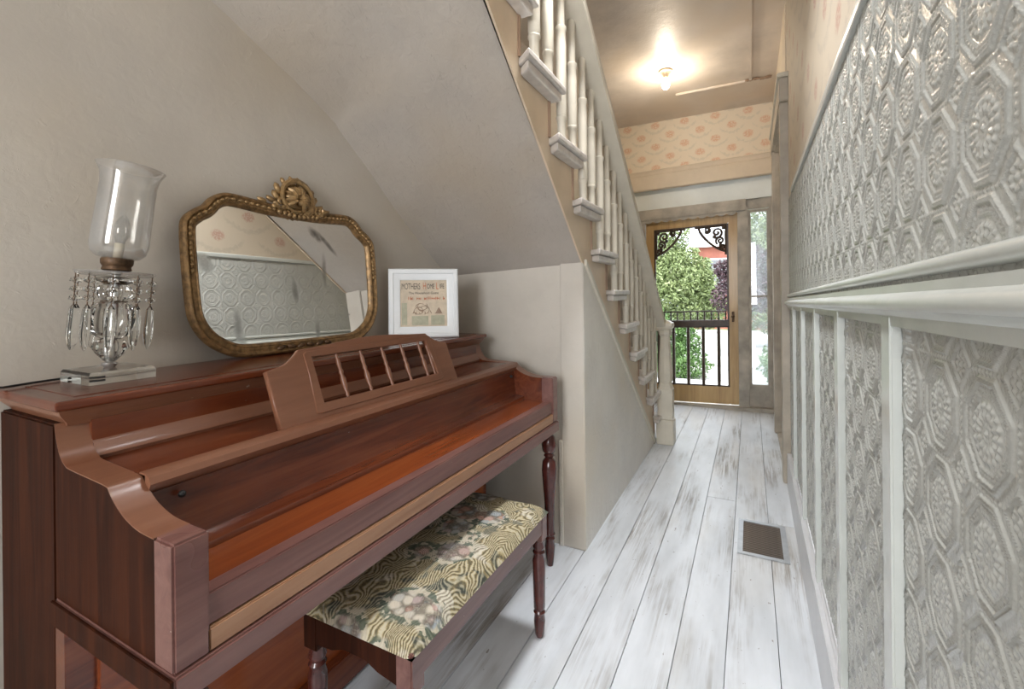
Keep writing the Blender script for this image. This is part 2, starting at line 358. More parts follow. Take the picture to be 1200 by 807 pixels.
# ------------------------------------------------------------------ floor
fl = struct('floor', MB().box(XL-.1, .4, -3.3, 5.62, -.2, -.022), 'void', 'white painted plank floor with worn grey patches')
edges = [XL, -1.365, -1.205, -1.045, -.885, -.725, -.565, -.405, -.245, -.086, .0765, .235, .395]
for i, (a, b) in enumerate(zip(edges, edges[1:])):
    cuts = [-3.3, (-.4+.37*i) % 1.1+.3 if i in (0, 2) else None, 5.6]
    cuts = [c for c in cuts if c is not None]
    if i == 10: cuts = [-3.3, 2.84, 5.6]
    if i == 8: cuts = [-3.3, 3.05, 5.6]
    for c0, c1 in zip(cuts, cuts[1:]):
        MB().box(a+.0012, b-.0012, c0+.0008, c1-.0008, -.03, 0, .0013).build('plank', 'floor', fl)
# ------------------------------------------------------------------ left wall, under-stair wall, soffit
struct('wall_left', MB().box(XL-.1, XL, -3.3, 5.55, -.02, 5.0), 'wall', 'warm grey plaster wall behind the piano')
L = [(2.15, 1.352), (2.09, 1.398), (1.924, 1.513), (1.719, 1.667), (1.553, 1.811), (1.398, 1.932), (1.35, 1.972), (1.184, 2.057), (1.065, 2.11), (.948, 2.165), (.873, 2.196), (.6, 2.31), (.2, 2.46), (-.4, 2.66), (-3.3, 3.15)]
lp = spline(L, 4); N = len(lp); vs = []; fs = []
zs = lambda y: 1.38+.861*(2.182-y) if y <= 2.182 else 1.38-.774*(y-2.182)
cols = 16
for i, p in enumerate(lp):
    t = i/(N-1); yr = 2.15-(2.15-.1)*min(1, t/.86); zr = min(zs(yr)-.012, 3.15)
    if t > .86: yr = .1-3.4*(t-.86)/.14
    for k in range(cols+1):
        s = k/cols; y = p.x*(1-s)+yr*s; z = p.y*(1-s)+zr*s
        vs.append((XL+(XS-XL)*s, y, z+.02*math.sin(PI*s)*min(1, t*6)*0.5))
top = [(x, y, z+.05) for x, y, z in vs]; q = len(vs)
for i in range(N-1):
    for k in range(cols):
        a = i*(cols+1)+k; fs.append((a, a+1, a+cols+2, a+cols+1)); fs.append((q+a, q+a+cols+1, q+a+cols+2, q+a+1))
sf = MB().add(vs+top, fs)
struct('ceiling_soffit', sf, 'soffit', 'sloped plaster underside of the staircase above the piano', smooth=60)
we = struct('wall_end', MB().box(XL, -.838, 2.15, 2.25, 0, 1.42), 'endwall', 'short plaster wall closing the space under the stairs')
MB().box(-.836, XS-.001, 2.142, 2.25, 0, 1.40, .004).build('end_board', 'endwall', we)
MB().box(-.85, -.83, 2.135, 2.15, 0, .52, .003).build('scraped_strip', 'stairwall', we)
yr = lambda k: 1.735+.27*k
zk = lambda k: 2.085-.205*k
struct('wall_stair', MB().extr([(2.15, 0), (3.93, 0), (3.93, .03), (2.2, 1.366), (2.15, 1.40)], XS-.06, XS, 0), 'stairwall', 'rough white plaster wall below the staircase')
struct('trim_1', MB().extr([(2.165, 1.385), (2.165, 1.415), (3.97, .018), (3.945, .0), (3.93, .0)], XS-.01, XS+.014, 0), 'white', 'thin white strip running down the stair wall', bevel=.004)
# ------------------------------------------------------------------ staircase
st = thing('staircase', 'white wooden staircase with turned balusters climbing over the piano niche', 'staircase', (-1.1, 3.98, 0))
saw = []
for k in range(-6, 10):
    saw += [(yr(k-1), zk(k)-.03), (yr(k) if k < 9 else 3.93, zk(k)-.03)]
bot = [(3.93, .05)]+[(y, zs(y)-(.022 if y < 2.15 else .002)) for y in (3.4, 2.8, 2.182, 2.13, 1.5, .8, .1)]+[(-.16, 3.15)]
MB().extr(saw+bot, XS-.008, XS, 0).build('stringer', 'string', st)
for k in range(-6, 10):
    z = zk(k); yf = yr(k)+.04; yb = yr(k-1)-.052; ym = yr(k-1)
    if k == 9: yf = 4.03
    t = MB().extr([(XL, ym), (XS, ym), (-.655, yb), (-.655, yf), (XL, yf)], z-.028, z, 2).build('tread', 'whitetread', st, bevel=.007)
    MB().extr([(XS, ym+.01), (-.668, yb+.02), (-.668, yf-.018), (XS, yf-.018)], z-.062, z-.029, 2).build('tread_molding', 'whitetread', st, bevel=.008)
    MB().box(XL, XS+.004, (yr(k)-.012 if k < 9 else 3.92), (yr(k)+.004 if k < 9 else 3.94), (zk(k+1) if k < 9 else 0), z-.029).build('riser', 'riser', st)
    MB().box(XS-.002, XS+.009, yr(k-1)-.008, yr(k-1)+.0, z, zk(k-1)-.03).build('riser_groove_shade', 'riser', st)  # brown strip painted in place of the groove's shadow beside the riser
zr_ = lambda y: .92+.745*(3.98-y)
for k in range(-5, 10):
    for dy in (.075, .205):
        y = yr(k-1)+dy
        if y > 3.9: continue
        h = zr_(y)+.012-zk(k); x = -.692
        prof = [(.0185, 0), (.0195, .088), (.0235, .094), (.0235, .104), (.0205, .107), (.0225, .116), (.0225, h-.27), (.0205, h-.215), (.0245, h-.205), (.0245, h-.192), (.0165, h-.186), (.0165, h-.06), (.0185, h-.03), (.0185, h)]
        MB().lathe(prof, (x, y, zk(k)), 12).build('baluster', 'white', st, smooth=35)
c = math.sqrt(1+.745**2)
prof = [(-.05, .0), (.05, .0), (.052, .02), (.045, .035), (.05, .05), (.038, .078), (.015, .088), (-.015, .088), (-.038, .078), (-.05, .05), (-.045, .035), (-.052, .02)]
vs = [(-.668+u, y, zr_(y)+w*c) for y in (3.97, -.4) for u, w in prof]; n = len(prof)
MB().add(vs, [tuple(range(n)), tuple(range(n, 2*n))[::-1]]+[(i, n+i, n+(i+1) % n, (i+1) % n) for i in range(n)]).build('handrail', 'white', st, smooth=40)
NX, NY = -.63, 3.985
nw = MB().box(NX-.068, NX+.068, NY-.068, NY+.068, 0, .205, .006).box(NX-.06, NX+.06, NY-.06, NY+.06, .2, .46, .008)
q = []
for r, z in ((.06, .46), (.045, .5), (.05, .52), (.054, .56), (.036, .88), (.046, .9), (.05, .93), (.04, .945)): q.append((r, z))
nw.lathe([(r*1.1, z) for r, z in q], (NX, NY, 0), 8).build('newel_post', 'white', st, bevel=.002)
MB().rings(NX-.065, NX+.065, NY-.065, NY+.065, [(.018, .94), (.004, .955), (0, .975), (.004, .995), (.03, 1.01), (.05, 1.02)]).build('newel_cap', 'white', st)
# ------------------------------------------------------------------ ceiling and shaft
ce = struct('ceiling', MB().box(-.60, .5, -3.3, 5.55, ZC, ZC+.1).box(XL, -.60, 2.35, 5.55, ZC, ZC+.1).box(XL, XS-.03, -3.3, -.25, ZC-.005, ZC+.1), 'ceiling', 'tan plaster ceiling with a rough patch')
MB().box(.008, .034, 1.6, 4.7, ZC-.018, ZC, .005).build('ceiling_strip', 'ceiling', ce)
MB().box(-.62, .10, 4.68, 4.71, ZC-.02, ZC, .005).build('ceiling_strip', 'ceiling', ce)
r = random.Random(3); mb = MB()
for i in range(9): mb.ball((.0+.02*i, 4.69+r.uniform(-.012, .012), ZC-.01), .018+r.random()*.012, 1, (1.2, .8, .5))
mb.build('torn_plaster', 'riser', ce)
struct('wall_landing', MB().box(-.60, -.52, -3.3, 2.35, ZC+.1, 5.0).box(XL, -.52, 2.35, 2.43, ZC+.1, 5.0).box(XL, -.52, -3.38, -3.3, ZC+.1, 5.0), 'rear', 'stairwell walls of the upper landing')
struct('ceiling_landing', MB().box(XL-.1, -.5, -3.4, 2.45, 5.0, 5.1), 'rear')
struct('wall_rear', MB().box(XL-.1, .5, -3.4, -3.3, -.02, ZC+.1), 'rear', 'plain wall behind the viewer')
# ------------------------------------------------------------------ right wall with embossed paper
wr = bpy.data.objects.new('wall_right', None)
me = MB().box(0, .12, -3.3, 3.60, -.02, ZC+.02)
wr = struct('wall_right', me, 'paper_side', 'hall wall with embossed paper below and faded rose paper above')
wr.location = (.206, 0, 0); wr.rotation_euler = (0, 0, -.0065)
def relief(u, v):
    fu = u-np.floor(u)-.5; fv = v-np.floor(v)-.5; a = np.abs(fu); b = np.abs(fv)
    g = lambda d, c0, w: np.exp(-((d-c0)/w)**2)
    o = np.maximum(np.maximum(a*1.08, b*1.0), (a+b)*.76)
    th = np.arctan2(fv, fu); r = np.hypot(fu, fv)
    per = np.where(a > b, fv, fu)
    h = .9*g(o, .445, .012)+1.0*g(o, .408, .013)+.7*g(o, .355, .016)*(.45+.55*np.cos(per*150))+.55*g(o, .318, .009)
    h += g(r, .145, .05)*(.25+.75*np.cos(th*7)**2)*.85+.9*g(r, 0, .028)+.5*g(r, .062, .016)*(.4+.6*np.cos(th*5)**2)
    h += .8*g(r, .225, .026)*(.15+.85*np.cos(th*9+.3)**2)
    ca = .5-a; cb = .5-b; d = ca*1.15+cb; rc = np.hypot(ca, cb); tc = np.arctan2(cb, ca)
    m = np.clip((.215-d)/.03, 0, 1)
    h = h*(1-m)+.95*g(d, .215, .014)+m*(.8*g(rc, 0, .025)+.7*g(rc, .085, .026)*(.25+.75*np.cos(tc*4)**2))
    e = np.minimum(ca, cb); l = np.where(ca < cb, b, a)
    h += .6*g(e, .0, .016)*(l < .27)*(.5+.5*np.cos(l*95))
    h += .10*np.sin(fu*310+3*np.sin(fv*120))*np.sin(fv*290+2*np.sin(fu*170))
    return h
def sheet(name, w, hgt, tw, th, n, amp, ph=(0, 0)):
    nu = int(w/tw*n); nv = int(hgt/th*n)
    U, V = np.meshgrid(np.linspace(0, w, nu+1), np.linspace(0, hgt, nv+1), indexing='ij')
    H = relief(U/tw+ph[0], V/th+ph[1])*amp
    co = np.stack([-H, U, V], -1).reshape(-1, 3).astype(np.float32)
    i, j = np.meshgrid(np.arange(nu), np.arange(nv), indexing='ij'); a = (i*(nv+1)+j).ravel()
    fc = np.stack([a, a+1, a+nv+2, a+nv+1], -1).astype(np.int32)
    me = bpy.data.meshes.new(name); me.vertices.add(len(co)); me.vertices.foreach_set('co', co.ravel())
    me.loops.add(fc.size); me.loops.foreach_set('vertex_index', fc.ravel()); me.polygons.add(len(fc))
    me.polygons.foreach_set('loop_start', np.arange(0, fc.size, 4, dtype=np.int32)); me.polygons.foreach_set('loop_total', np.full(len(fc), 4, np.int32))
    me.polygons.foreach_set('use_smooth', np.ones(len(fc), bool)); me.update(calc_edges=True); me.materials.append(M['emboss']); return me
low = sheet('embossed_panel', .513, 1.04, .1283, .122, 62, .0034)
upp = sheet('embossed_frieze', .513, .60, .1283, .125, 62, .0034, (0, .1))
bc = [-1.105, -.592, -.08, .433, .945, 1.458, 1.97, 2.483, 2.995, 3.508]
slope = -.022
for a, b in zip(bc, bc[1:]):
    for me_, nm, z in ((low, 'embossed_panel', .19), (upp, 'embossed_frieze', 1.235)):
        o = bpy.data.objects.new(nm, me_); COL.objects.link(o); o.parent = wr; o.location = (-.001, a, z)
for y in bc[:-1]: MB().box(-.018, .0, y-.028, y+.028, .19, 1.23-.022*y+.0, .003).build('batten', 'dado_trim', wr, world=False)
def rail(name, prof, y0, y1, slope, mat):
    vs = [(x, y, z+slope*(y-1.5)) for y in (y0, y1) for x, z in prof]; n = len(prof)
    return MB().add(vs, [tuple(range(n))[::-1], tuple(range(n, 2*n))]+[(i, n+i, n+(i+1) % n, (i+1) % n) for i in range(n)]).build(name, mat, wr, smooth=30, world=False)
def circ(cx, cz, r, a0, a1, n=8): return [(cx+r*math.cos(math.radians(a0+(a1-a0)*i/n)), cz+r*math.sin(math.radians(a0+(a1-a0)*i/n))) for i in range(n+1)]
rail('chair_rail', [(0, 1.180), (-.016, 1.180), (-.017, 1.196), (-.021, 1.200), (-.027, 1.205)]+circ(-.022, 1.216, .013, 230, 110)+[(-.022, 1.231), (-.022, 1.243), (-.014, 1.244), (0, 1.244)], -3.3, 3.43, slope, 'dado_trim')
rail('rail_bead', [(0, 1.252)]+circ(-.009, 1.262, .010, 270, 90)+[(0, 1.272)], -3.3, 3.43, slope, 'dado_trim')
rail('upper_rail', [(0, 1.822), (-.012, 1.822), (-.014, 1.826), (-.014, 1.846), (-.011, 1.85), (0, 1.85)], -3.3, 3.1, -.004, 'dado_trim')
rail('baseboard_top', [(0, .205), (-.012, .205), (-.02, .208), (-.02, .213), (-.014, .216), (-.014, .222), (-.008, .226), (-.006, .236), (0, .238)], -3.3, 3.43, -.012, 'base_trim')
struct('baseboard_right', MB().box(.178, .2, -3.3, 3.43, 0, .213, .003), 'base_trim', 'grey white painted baseboard along the embossed wall').rotation_euler = (0, 0, -.0065)
# doorway in the right wall
d2 = tag(thing('door_2', 'cream panelled door in weathered casing past the embossed wall', None, (.25, 4.1, 0)), kind='structure')
MB().box(.182, .26, 3.47, 3.59, 0, 2.47, .005).build('casing', 'casing', d2)
MB().box(.182, .26, 4.66, 4.78, 0, 2.47, .005).build('casing', 'casing', d2)
MB().box(.178, .26, 3.44, 4.81, 2.47, 2.62, .006).build('head_casing', 'casing', d2)
MB().box(.166, .26, 3.42, 4.83, 2.62, 2.65, .006).build('head_cap', 'white', d2)
MB().box(.20, .36, 3.575, 3.60, 0, 2.48).build('jamb', 'casing', d2); MB().box(.20, .36, 4.65, 4.675, 0, 2.48).build('jamb', 'casing', d2); MB().box(.20, .36, 3.575, 4.675, 2.455, 2.48).build('jamb', 'casing', d2); MB().box(.20, .36, 3.575, 4.675, -.02, .012).build('sill', 'casing', d2)
dl = MB().box(.30, .34, 3.59, 4.66, .005, 2.47)
for z0, z1 in ((.2, .95), (1.1, 2.3)):
    for y0, y1 in ((3.72, 4.07), (4.18, 4.53)): dl.rings(.292, .293, y0, y1, [(0, z0), (0, z1)])
dl.build('door_leaf', 'white', d2); MB().ball((.28, 3.68, 1.0), .028, 2).build('knob', 'brass', d2)
struct('wall_right_far', MB().box(.222, .34, 4.78, 5.55, -.02, ZC+.02).box(.222, .34, 3.58, 4.78, 2.47, ZC+.02), 'tan', 'tan wall beyond the side doorway')
# ------------------------------------------------------------------ far wall with door; everything leans with the settled house
lean = lambda x, z: z+.03*(x+.35)
def far(mb): mb.v = [(x, y, lean(x, z)) for x, y, z in mb.v]; return mb
wf = struct('wall_far', far(MB().box(XL, -1.16, 5.45, 5.55, -.05, 2.10).box(XL, .24, 5.45, 5.55, 2.10, 2.46).box(.178, .24, 5.45, 5.55, -.05, 2.10).box(-.012, .178, 5.46, 5.53, -.05, .26)), 'greycase', 'weathered door wall at the end of the hall')
far(MB().box(XL, .235, 5.42, 5.449, 2.206, 2.468)).build('upper_board', 'paleblue', wf)
far(MB().box(XL, .235, 5.40, 5.449, 2.47, 2.49)).build('lintel_soffit', 'paleblue', wf)
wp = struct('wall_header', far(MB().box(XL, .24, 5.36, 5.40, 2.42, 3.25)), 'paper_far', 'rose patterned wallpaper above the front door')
pr = [(y+.12, z+.02) for y, z in ((5.24, 2.40), (5.24, 2.62), (5.222, 2.62), (5.215, 2.61), (5.222, 2.595), (5.226, 2.57), (5.215, 2.555), (5.214, 2.41), (5.218, 2.40))]
vs = [(x, y, lean(x, z-.0)) for x in (XL, .225) for y, z in pr]; n = len(pr)
MB().add(vs, [tuple(range(n)), tuple(range(n, 2*n))[::-1]]+[(i, n+i, n+(i+1) % n, (i+1) % n) for i in range(n)]).build('header_molding', 'tan', wp)
dk = tag(thing('door_frame', None, None, (-.6, 5.5, 0)), kind='structure'); dk.name = 'trim_2'; dk['label'] = 'weathered grey casing around the front door'
far(MB().box(-.112, -.012, 5.41, 5.52, .0, 2.12, .006)).build('jamb', 'greycase', dk)
far(MB().box(-1.16, -1.065, 5.41, 5.52, .0, 2.12, .006)).build('jamb', 'greycase', dk)
far(MB().box(-1.16, -.03, 5.39, 5.449, 2.085, 2.205, .006)).build('head', 'greycase', dk)
pts = [(-1.07, 2.09)]+[(-1.07+.95*i/60, 2.068-.02*abs(math.sin(PI*i/6))) for i in range(61)]+[(-.12, 2.09)]
far(MB().extr([(x, z) for x, z in pts], 5.398, 5.404, 1)).build('scalloped_strip', 'greycase', dk)
far(MB().box(-1.16, .22, 5.38, 5.56, -.02, .028, .006)).build('threshold', 'greycase', dk)
# screen door
d1 = tag(thing('door_1', 'golden wood screen door with dark spindles and scroll corners', None, (-.585, 5.46, 0)), kind='structure')
Y0, Y1 = 5.44, 5.475
far(MB().box(-.20, -.113, Y0, Y1, .04, 2.088, .005)).build('stile', 'oak', d1)
far(MB().box(-1.06, -.973, Y0, Y1, .04, 2.088, .005)).build('stile', 'oak', d1)
far(MB().box(-.973, -.20, Y0, Y1, 1.975, 2.088, .005)).build('top_rail', 'oak', d1)
far(MB().box(-.973, -.20, Y0, Y1, .04, .225, .005)).build('bottom_rail', 'oak', d1)
far(MB().rings(-.973, -.20, 5.42, 5.48, [(.012, .862), (0, .875), (0, .935), (.012, .945)])).build('middle_rail', 'darkwood', d1)
far(MB().box(-.973, -.20, 5.445, 5.465, 1.03, 1.045)).build('gallery_rail', 'darkwood', d1)
for i in range(11):
    x = -.973+.773*(i+.5)/11
    far(MB().lathe([(.006, .94), (.011, .965), (.006, .985), (.011, 1.005), (.006, 1.03)], (x, 5.455, 0), 8)).build('gallery_spindle', 'darkwood', d1)
for x in (-.93, -.77, -.615, -.46, -.305): far(MB().lathe([(.017, .225), (.017, .28), (.021, .29), (.018, .3), (.018, .8), (.021, .81), (.017, .83), (.017, .865)], (x, 5.455, 0), 8)).build('spindle', 'darkwood', d1)
for x0, x1 in ((-.973, -.955), (-.218, -.20)): far(MB().box(x0, x1, 5.448, 5.468, .225, 1.975)).build('screen_strip', 'darkwood', d1)
far(MB().box(-.955, -.218, 5.448, 5.468, .225, .238).box(-.955, -.218, 5.448, 5.468, 1.962, 1.975)).build('screen_strip', 'darkwood', d1)
for sg, xc in ((1, -.955), (-1, -.218)):
    mb = MB(); P = lambda u, w: (xc+sg*u, 5.456, 1.962-w)
    mb.tube([P(.0, .006), P(.32, .006)], .015, 6); mb.tube([P(.008, 0), P(.008, .32)], .013, 6)
    mb.tube([P(.27*math.sin(PI/2*(1-i/10))**1.4+.01, .27*math.sin(PI/2*(i/10))**1.4+.01) for i in range(11)], .014, 6)
    for cu, cw, rr, tw in ((.095, .075, .06, 1), (.065, .165, .045, -1), (.19, .04, .035, 1), (.04, .235, .03, -1)):
        mb.tube([P(cu+rr*(1-i/26)*math.cos(tw*i*.42+1), cw+rr*(1-i/26)*math.sin(tw*i*.42+1)) for i in range(24)], .0125, 6)
    for cu, cw in ((.2, .06), (.06, .21), (.12, .12), (.03, .03)): mb.ball(P(cu, cw), .022, 1)
    far(mb).build('scroll_bracket', 'darkwood', d1)
far(MB().box(-.175, -.15, 5.425, 5.44, .92, 1.03, .003).ball((-.163, 5.40, .98), .018, 2).tube([(-.163, 5.40, .98), (-.163, 5.44, .98)], .008)).build('handle', 'golddark', d1)
# sidelight
w1 = tag(thing('window_1', 'tall narrow sidelight with hazy glass right of the front door', None, (.085, 5.48, .26)), kind='structure')
far(MB().box(-.016, .012, 5.44, 5.49, .24, 2.09, .004).box(.158, .185, 5.44, 5.49, .24, 2.09, .004).box(.012, .158, 5.44, 5.49, .24, .262, .003).box(.012, .158, 5.44, 5.49, 2.062, 2.09, .003)).build('sash', 'greycase', w1)
far(MB().box(.012, .158, 5.455, 5.475, 1.178, 1.192)).build('muntin', 'greycase', w1)
far(MB().box(.012, .158, 5.462, 5.466, .262, 1.178)).build('pane', 'pane', w1)
far(MB().box(.012, .158, 5.462, 5.466, 1.192, 2.062)).build('pane', 'pane', w1)
# ------------------------------------------------------------------ piano
pn = thing('upright_piano', 'reddish mahogany spinet piano against the left wall under the stairs', 'piano', (-1.15, 1.2, 0))
A, B = .395, 2.0; FX = -.80; TK = .052
MB().box(-1.505, -1.228, A, B, .0, 1.0, .004).build('back_case', 'mahshade', pn)
MB().rings(-1.512, -1.183, A-.012, B+.012, [(.004, 1.030), (0, 1.033), (0, 1.046), (.004, 1.05)]).build('lid', 'mah', pn, bevel=.003)
MB().box(-1.47, -1.222, A+.03, B-.03, 1.0495, 1.0512).build('lid_inlay', 'mah', pn)
MB().rings(-1.508, -1.190, A-.006, B+.006, [(.022, .995), (.020, 1.002), (.012, 1.012), (.006, 1.020), (.002, 1.030)]).build('lid_molding', 'mahlight', pn, smooth=40)
MB().box(-1.228, -1.208, A+TK, B-TK, .92, 1.0).build('upper_panel', 'mah', pn)
MB().extr([(-1.208, .92), (-1.19, .92), (-1.186, .928), (-1.19, .936), (-1.197, .94), (-1.20, .952), (-1.208, .957)], A+TK, B-TK, 1).build('panel_molding', 'mahlight', pn, smooth=50)
cheek = spline([(-1.222, 1.0), (-1.214, .972), (-1.200, .944), (-1.178, .927), (-1.15, .922), (-1.03, .917), (-1.008, .914)], 4)[:-1]+spline([(-1.008, .914), (-.992, .898), (-.955, .876), (-.91, .863), (-.87, .860), (-.856, .860)], 4)
cheek = [(p.x, p.y) for p in cheek]
for y0, y1 in ((A, A+TK), (B-TK, B)):
    MB().extr(cheek+[(-.856, .66), (-1.222, .66)], y0, y1, 1).build('cheek', 'mahshade' if y0 == A else 'mah', pn)  # near cheek gets the shade-coloured copy, far cheek the normal wood
    # worn cap that follows the top of the cheek
    cap = cheek; n = len(cap); vs = [(x, y, z+dz) for y in (y0-.001, y1+.001) for dz in (0.0005, .0025) for x, z in cap]
    fs = []
    for i in range(n-1): fs += [(n+i, n+i+1, 3*n+i+1, 3*n+i), (i, 2*n+i, 2*n+i+1, i+1), (i, i+1, n+i+1, n+i), (2*n+i, 3*n+i, 3*n+i+1, 2*n+i+1)]
    MB().add(vs, fs).build('cheek_cap', 'mahlight', pn, smooth=40)
    MB().box(-.857, FX, y0-.002, y1+.002, .66, .864, .004).build('arm_post', 'mahsheen', pn)
MB().box(-1.21, -1.0, A+TK, B-TK, .898, .92).build('shelf', 'mah', pn)
MB().extr([(-1.02, .918), (-1.02, .9235), (-.998, .9235), (-.986, .918), (-.981, .906), (-.987, .894), (-.994, .888), (-1.0, .884), (-1.02, .884)], A+TK, B-TK, 1).build('shelf_molding', 'mahlight', pn, smooth=40)
fb = [(-1.0, .886), (-.998, .85), (-.994, .81), (-.990, .778), (-.988, .775), (-.947, .770), (-.945, .767), (-.945, .755), (-1.02, .755), (-1.02, .886)]
fbo = MB().extr(fb, A+TK, B-TK, 1).build('fallboard', 'mah', pn, smooth=35)
for y in (A+TK+.055, B-TK-.055): MB().ball((-.985, y, .868), .007, 2).build('lid_knob', 'black', pn)
MB().extr([(-.95, .757), (-.83, .752), (-.83, .74), (-.95, .74)], A+TK, B-TK, 1).build('key_cover', 'maholid', pn)
MB().box(-.842, -.806, A+TK, B-TK, .702, .757, .003).build('front_rail', 'mahsheen', pn)
MB().box(-.846, -.801, A+TK, B-TK, .661, .700, .003).build('key_slip', 'slip', pn)
MB().box(-1.225, FX+.006, A-.004, B+.004, .612, .659, .004).build('key_bed', 'mahsheen', pn)
MB().box(-1.226, FX+.004, A-.0085, A-.0035, .612, .657, .001).build('key_bed_end_shade', 'mahshade', pn)  # dark sheet that paints shade onto the key bed's near end
MB().box(-1.228, -1.175, A+.05, B-.05, .11, .612).build('knee_board', 'maholid', pn)
MB().box(-1.228, -1.15, A, B, .012, .108, .004).build('bottom_rail', 'mah', pn)
for y in (A, B-.05): MB().box(-1.228, -1.19, y, y+.05, .108, .612).build('knee_stile', 'mah', pn)
lg = [(.014, 0), (.018, .03), (.024, .09), (.020, .115), (.024, .125), (.019, .135), (.025, .145), (.020, .155), (.021, .2), (.025, .30), (.031, .38), (.035, .44), (.031, .48), (.018, .495), (.025, .505), (.020, .515), (.030, .525), (.035, .555), (.028, .588), (.020, .60), (.024, .613)]
for y in (A+.035, B-.035): MB().lathe(lg, (-.83, y, 0), 20).build('leg', 'mahleg', pn, smooth=40)
# music desk (tilted)
mt = Matrix.Translation(Vector((-1.028, .745, .9215))-ORG[pn]) @ Matrix.Rotation(math.radians(-22), 4, 'Y') @ Matrix(((0, 0, 1, 0), (1, 0, 0, 0), (0, 1, 0, 0), (0, 0, 0, 1)))
tp = spline([(0, .146), (.035, .152), (.07, .165), (.10, .186)], 4)+spline([(.105, .191), (.2, .196), (.29, .203), (.38, .206), (.47, .203), (.56, .196), (.655, .191)], 4)+spline([(.66, .186), (.69, .165), (.725, .152), (.76, .146)], 4)
outl = [(p.x, p.y) for p in tp][::-1]+[(0, 0), (.76, 0)]
win = [(.135, .034), (.655, .034), (.645, .170), (.135, .170)]
md = flat('music_desk', [outl, win], .016, 'mahlight', pn, mt, .003)
win2 = [(.108, .016), (.125, .012), (.655, .012), (.672, .02), (.668, .178), (.655, .184), (.125, .184), (.115, .178), (.116, .12)]
flat('window_trim', [win2, win], .022, 'mahlight', md, mt, .002)
for i in range(6):
    u = .135+.52*(i+.5)/5.5+.0 if i < 5 else .640
    u = .135+.094*(i+1) if i < 5 else .648
    mb = MB().lathe([(.004, .03), (.0055, .045), (.004, .052), (.0075, .07), (.0085, .09), (.005, .105), (.0075, .112), (.005, .12), (.0065, .14), (.004, .158), (.0055, .165), (.004, .175)], (0, 0, 0), 8)
    mb.v = [tuple(mt @ Vector((x+u, z, y))) for x, y, z in mb.v]
    mb.build('spindle', 'mahlight', md, smooth=45, world=False)
# ------------------------------------------------------------------ bench
bn = thing('piano_bench', 'low dark wood bench with floral tapestry seat tucked under the piano', 'bench', (-.86, 1.18, 0))
x0, x1, y0, y1 = -1.02, -.672, .80, 1.56
MB().box(x1-.022, x1, y0+.04, y1-.04, .385, .452).build('apron', 'mahsheen', bn); MB().box(x0, x0+.022, y0+.04, y1-.04, .385, .452).build('apron', 'mahshade', bn)
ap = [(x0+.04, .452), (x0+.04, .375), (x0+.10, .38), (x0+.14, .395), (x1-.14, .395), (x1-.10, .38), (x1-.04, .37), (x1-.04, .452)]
MB().extr(ap, y0, y0+.022, 1).build('apron', 'mahshade', bn); MB().extr(ap, y1-.022, y1, 1).build('apron', 'mahshade', bn)
bl = [(.012, 0), (.017, .012), (.021, .06), (.018, .085), (.022, .092), (.018, .1), (.021, .107), (.0225, .2), (.024, .28), (.019, .30), (.023, .31), (.018, .318), (.023, .33), (.018, .348), (.022, .358)]
for x in (x0+.022, x1-.022):
    for y in (y0+.022, y1-.022):
        l = MB().lathe(bl, (x, y, 0), 16).build('leg', 'mahleg', bn, smooth=40)
        MB().box(x-.0235, x+.0235, y-.0235, y+.0235, .355, .453, .003).build('leg_block', 'mahsheen' if x > -.8 else 'mahshade', l)  # hall-side blocks carry the painted sheen, inner ones the painted shade
nx, ny = 22, 44; vs = []; fs = []
for i in range(nx+1):
    for j in range(ny+1):
        u = i/nx*2-1; v = j/ny*2-1
        e = (1-abs(u)**7)*(1-abs(v)**11)
        cu = .5*(1-u*u)*.6+.4*(1-v*v)
        z = .447+.030*max(e, 0)**.45+.012*cu+.004*mnoise.noise((u*2, v*4, 1))
        vs.append(((x0+x1)/2+u*(x1-x0+.012)/2, (y0+y1)/2+v*(y1-y0+.012)/2, z if abs(u) < 1 and abs(v) < 1 else .446))
for i in range(nx):
    for j in range(ny): a = i*(ny+1)+j; fs.append((a, a+1, a+ny+2, a+ny+1))
rim = [i*(ny+1) for i in range(nx+1)]+[nx*(ny+1)+j for j in range(1, ny+1)]+[i*(ny+1)+ny for i in range(nx-1, -1, -1)]+[j for j in range(ny-1, 0, -1)]
fs.append(tuple(rim))
MB().add(vs, fs).build('seat', 'tapestry', bn, smooth=60)
# ------------------------------------------------------------------ mirror (local frame: x towards the hall, y along the wall, z up)
mr = thing('mirror', 'antique gilt framed mirror with shell crest leaning on the wall', 'mirror', (-1.452, 1.145, 1.0517), (0, math.radians(-4.9), math.radians(1.4)))
half = [(0, 0), (.12, 0), (.235, .004), (.30, .028), (.352, .07), (.384, .13), (.392, .2), (.395, .31), (.394, .395), (.386, .432), (.356, .462), (.328, .480), (.303, .507), (.268, .527), (.225, .531), (.11, .523), (0, .521)]
loop = half+[(-y, z) for y, z in half[-2:0:-1]]
ol = [Vector((p.x, p.y)) for p in spline(loop, 6, True)]; n = len(ol)
nrm = []
for i in range(n):
    d = ol[(i+1) % n]-ol[i-1]; d.normalize(); nrm.append(Vector((-d.y, d.x)))    # inward
pf = [(0, 0), (0, .012), (.003, .022), (.009, .025), (.014, .020), (.018, .017), (.026, .019), (.030, .018), (.033, .021), (.038, .017), (.042, .010), (.043, .002)]
vs = []; fs = []; m = len(pf)
for i in range(n):
    for w, x in pf: q = ol[i]+nrm[i]*w; vs.append((x, q.x, q.y))
for i in range(n):
    for k in range(m-1): j = (i+1) % n; fs.append((i*m+k, i*m+k+1, j*m+k+1, j*m+k))
    fs.append((i*m+m-1, i*m, ((i+1) % n)*m, ((i+1) % n)*m+m-1))
fr = MB().add(vs, fs).build('frame', 'brass', mr, smooth=50, world=False)
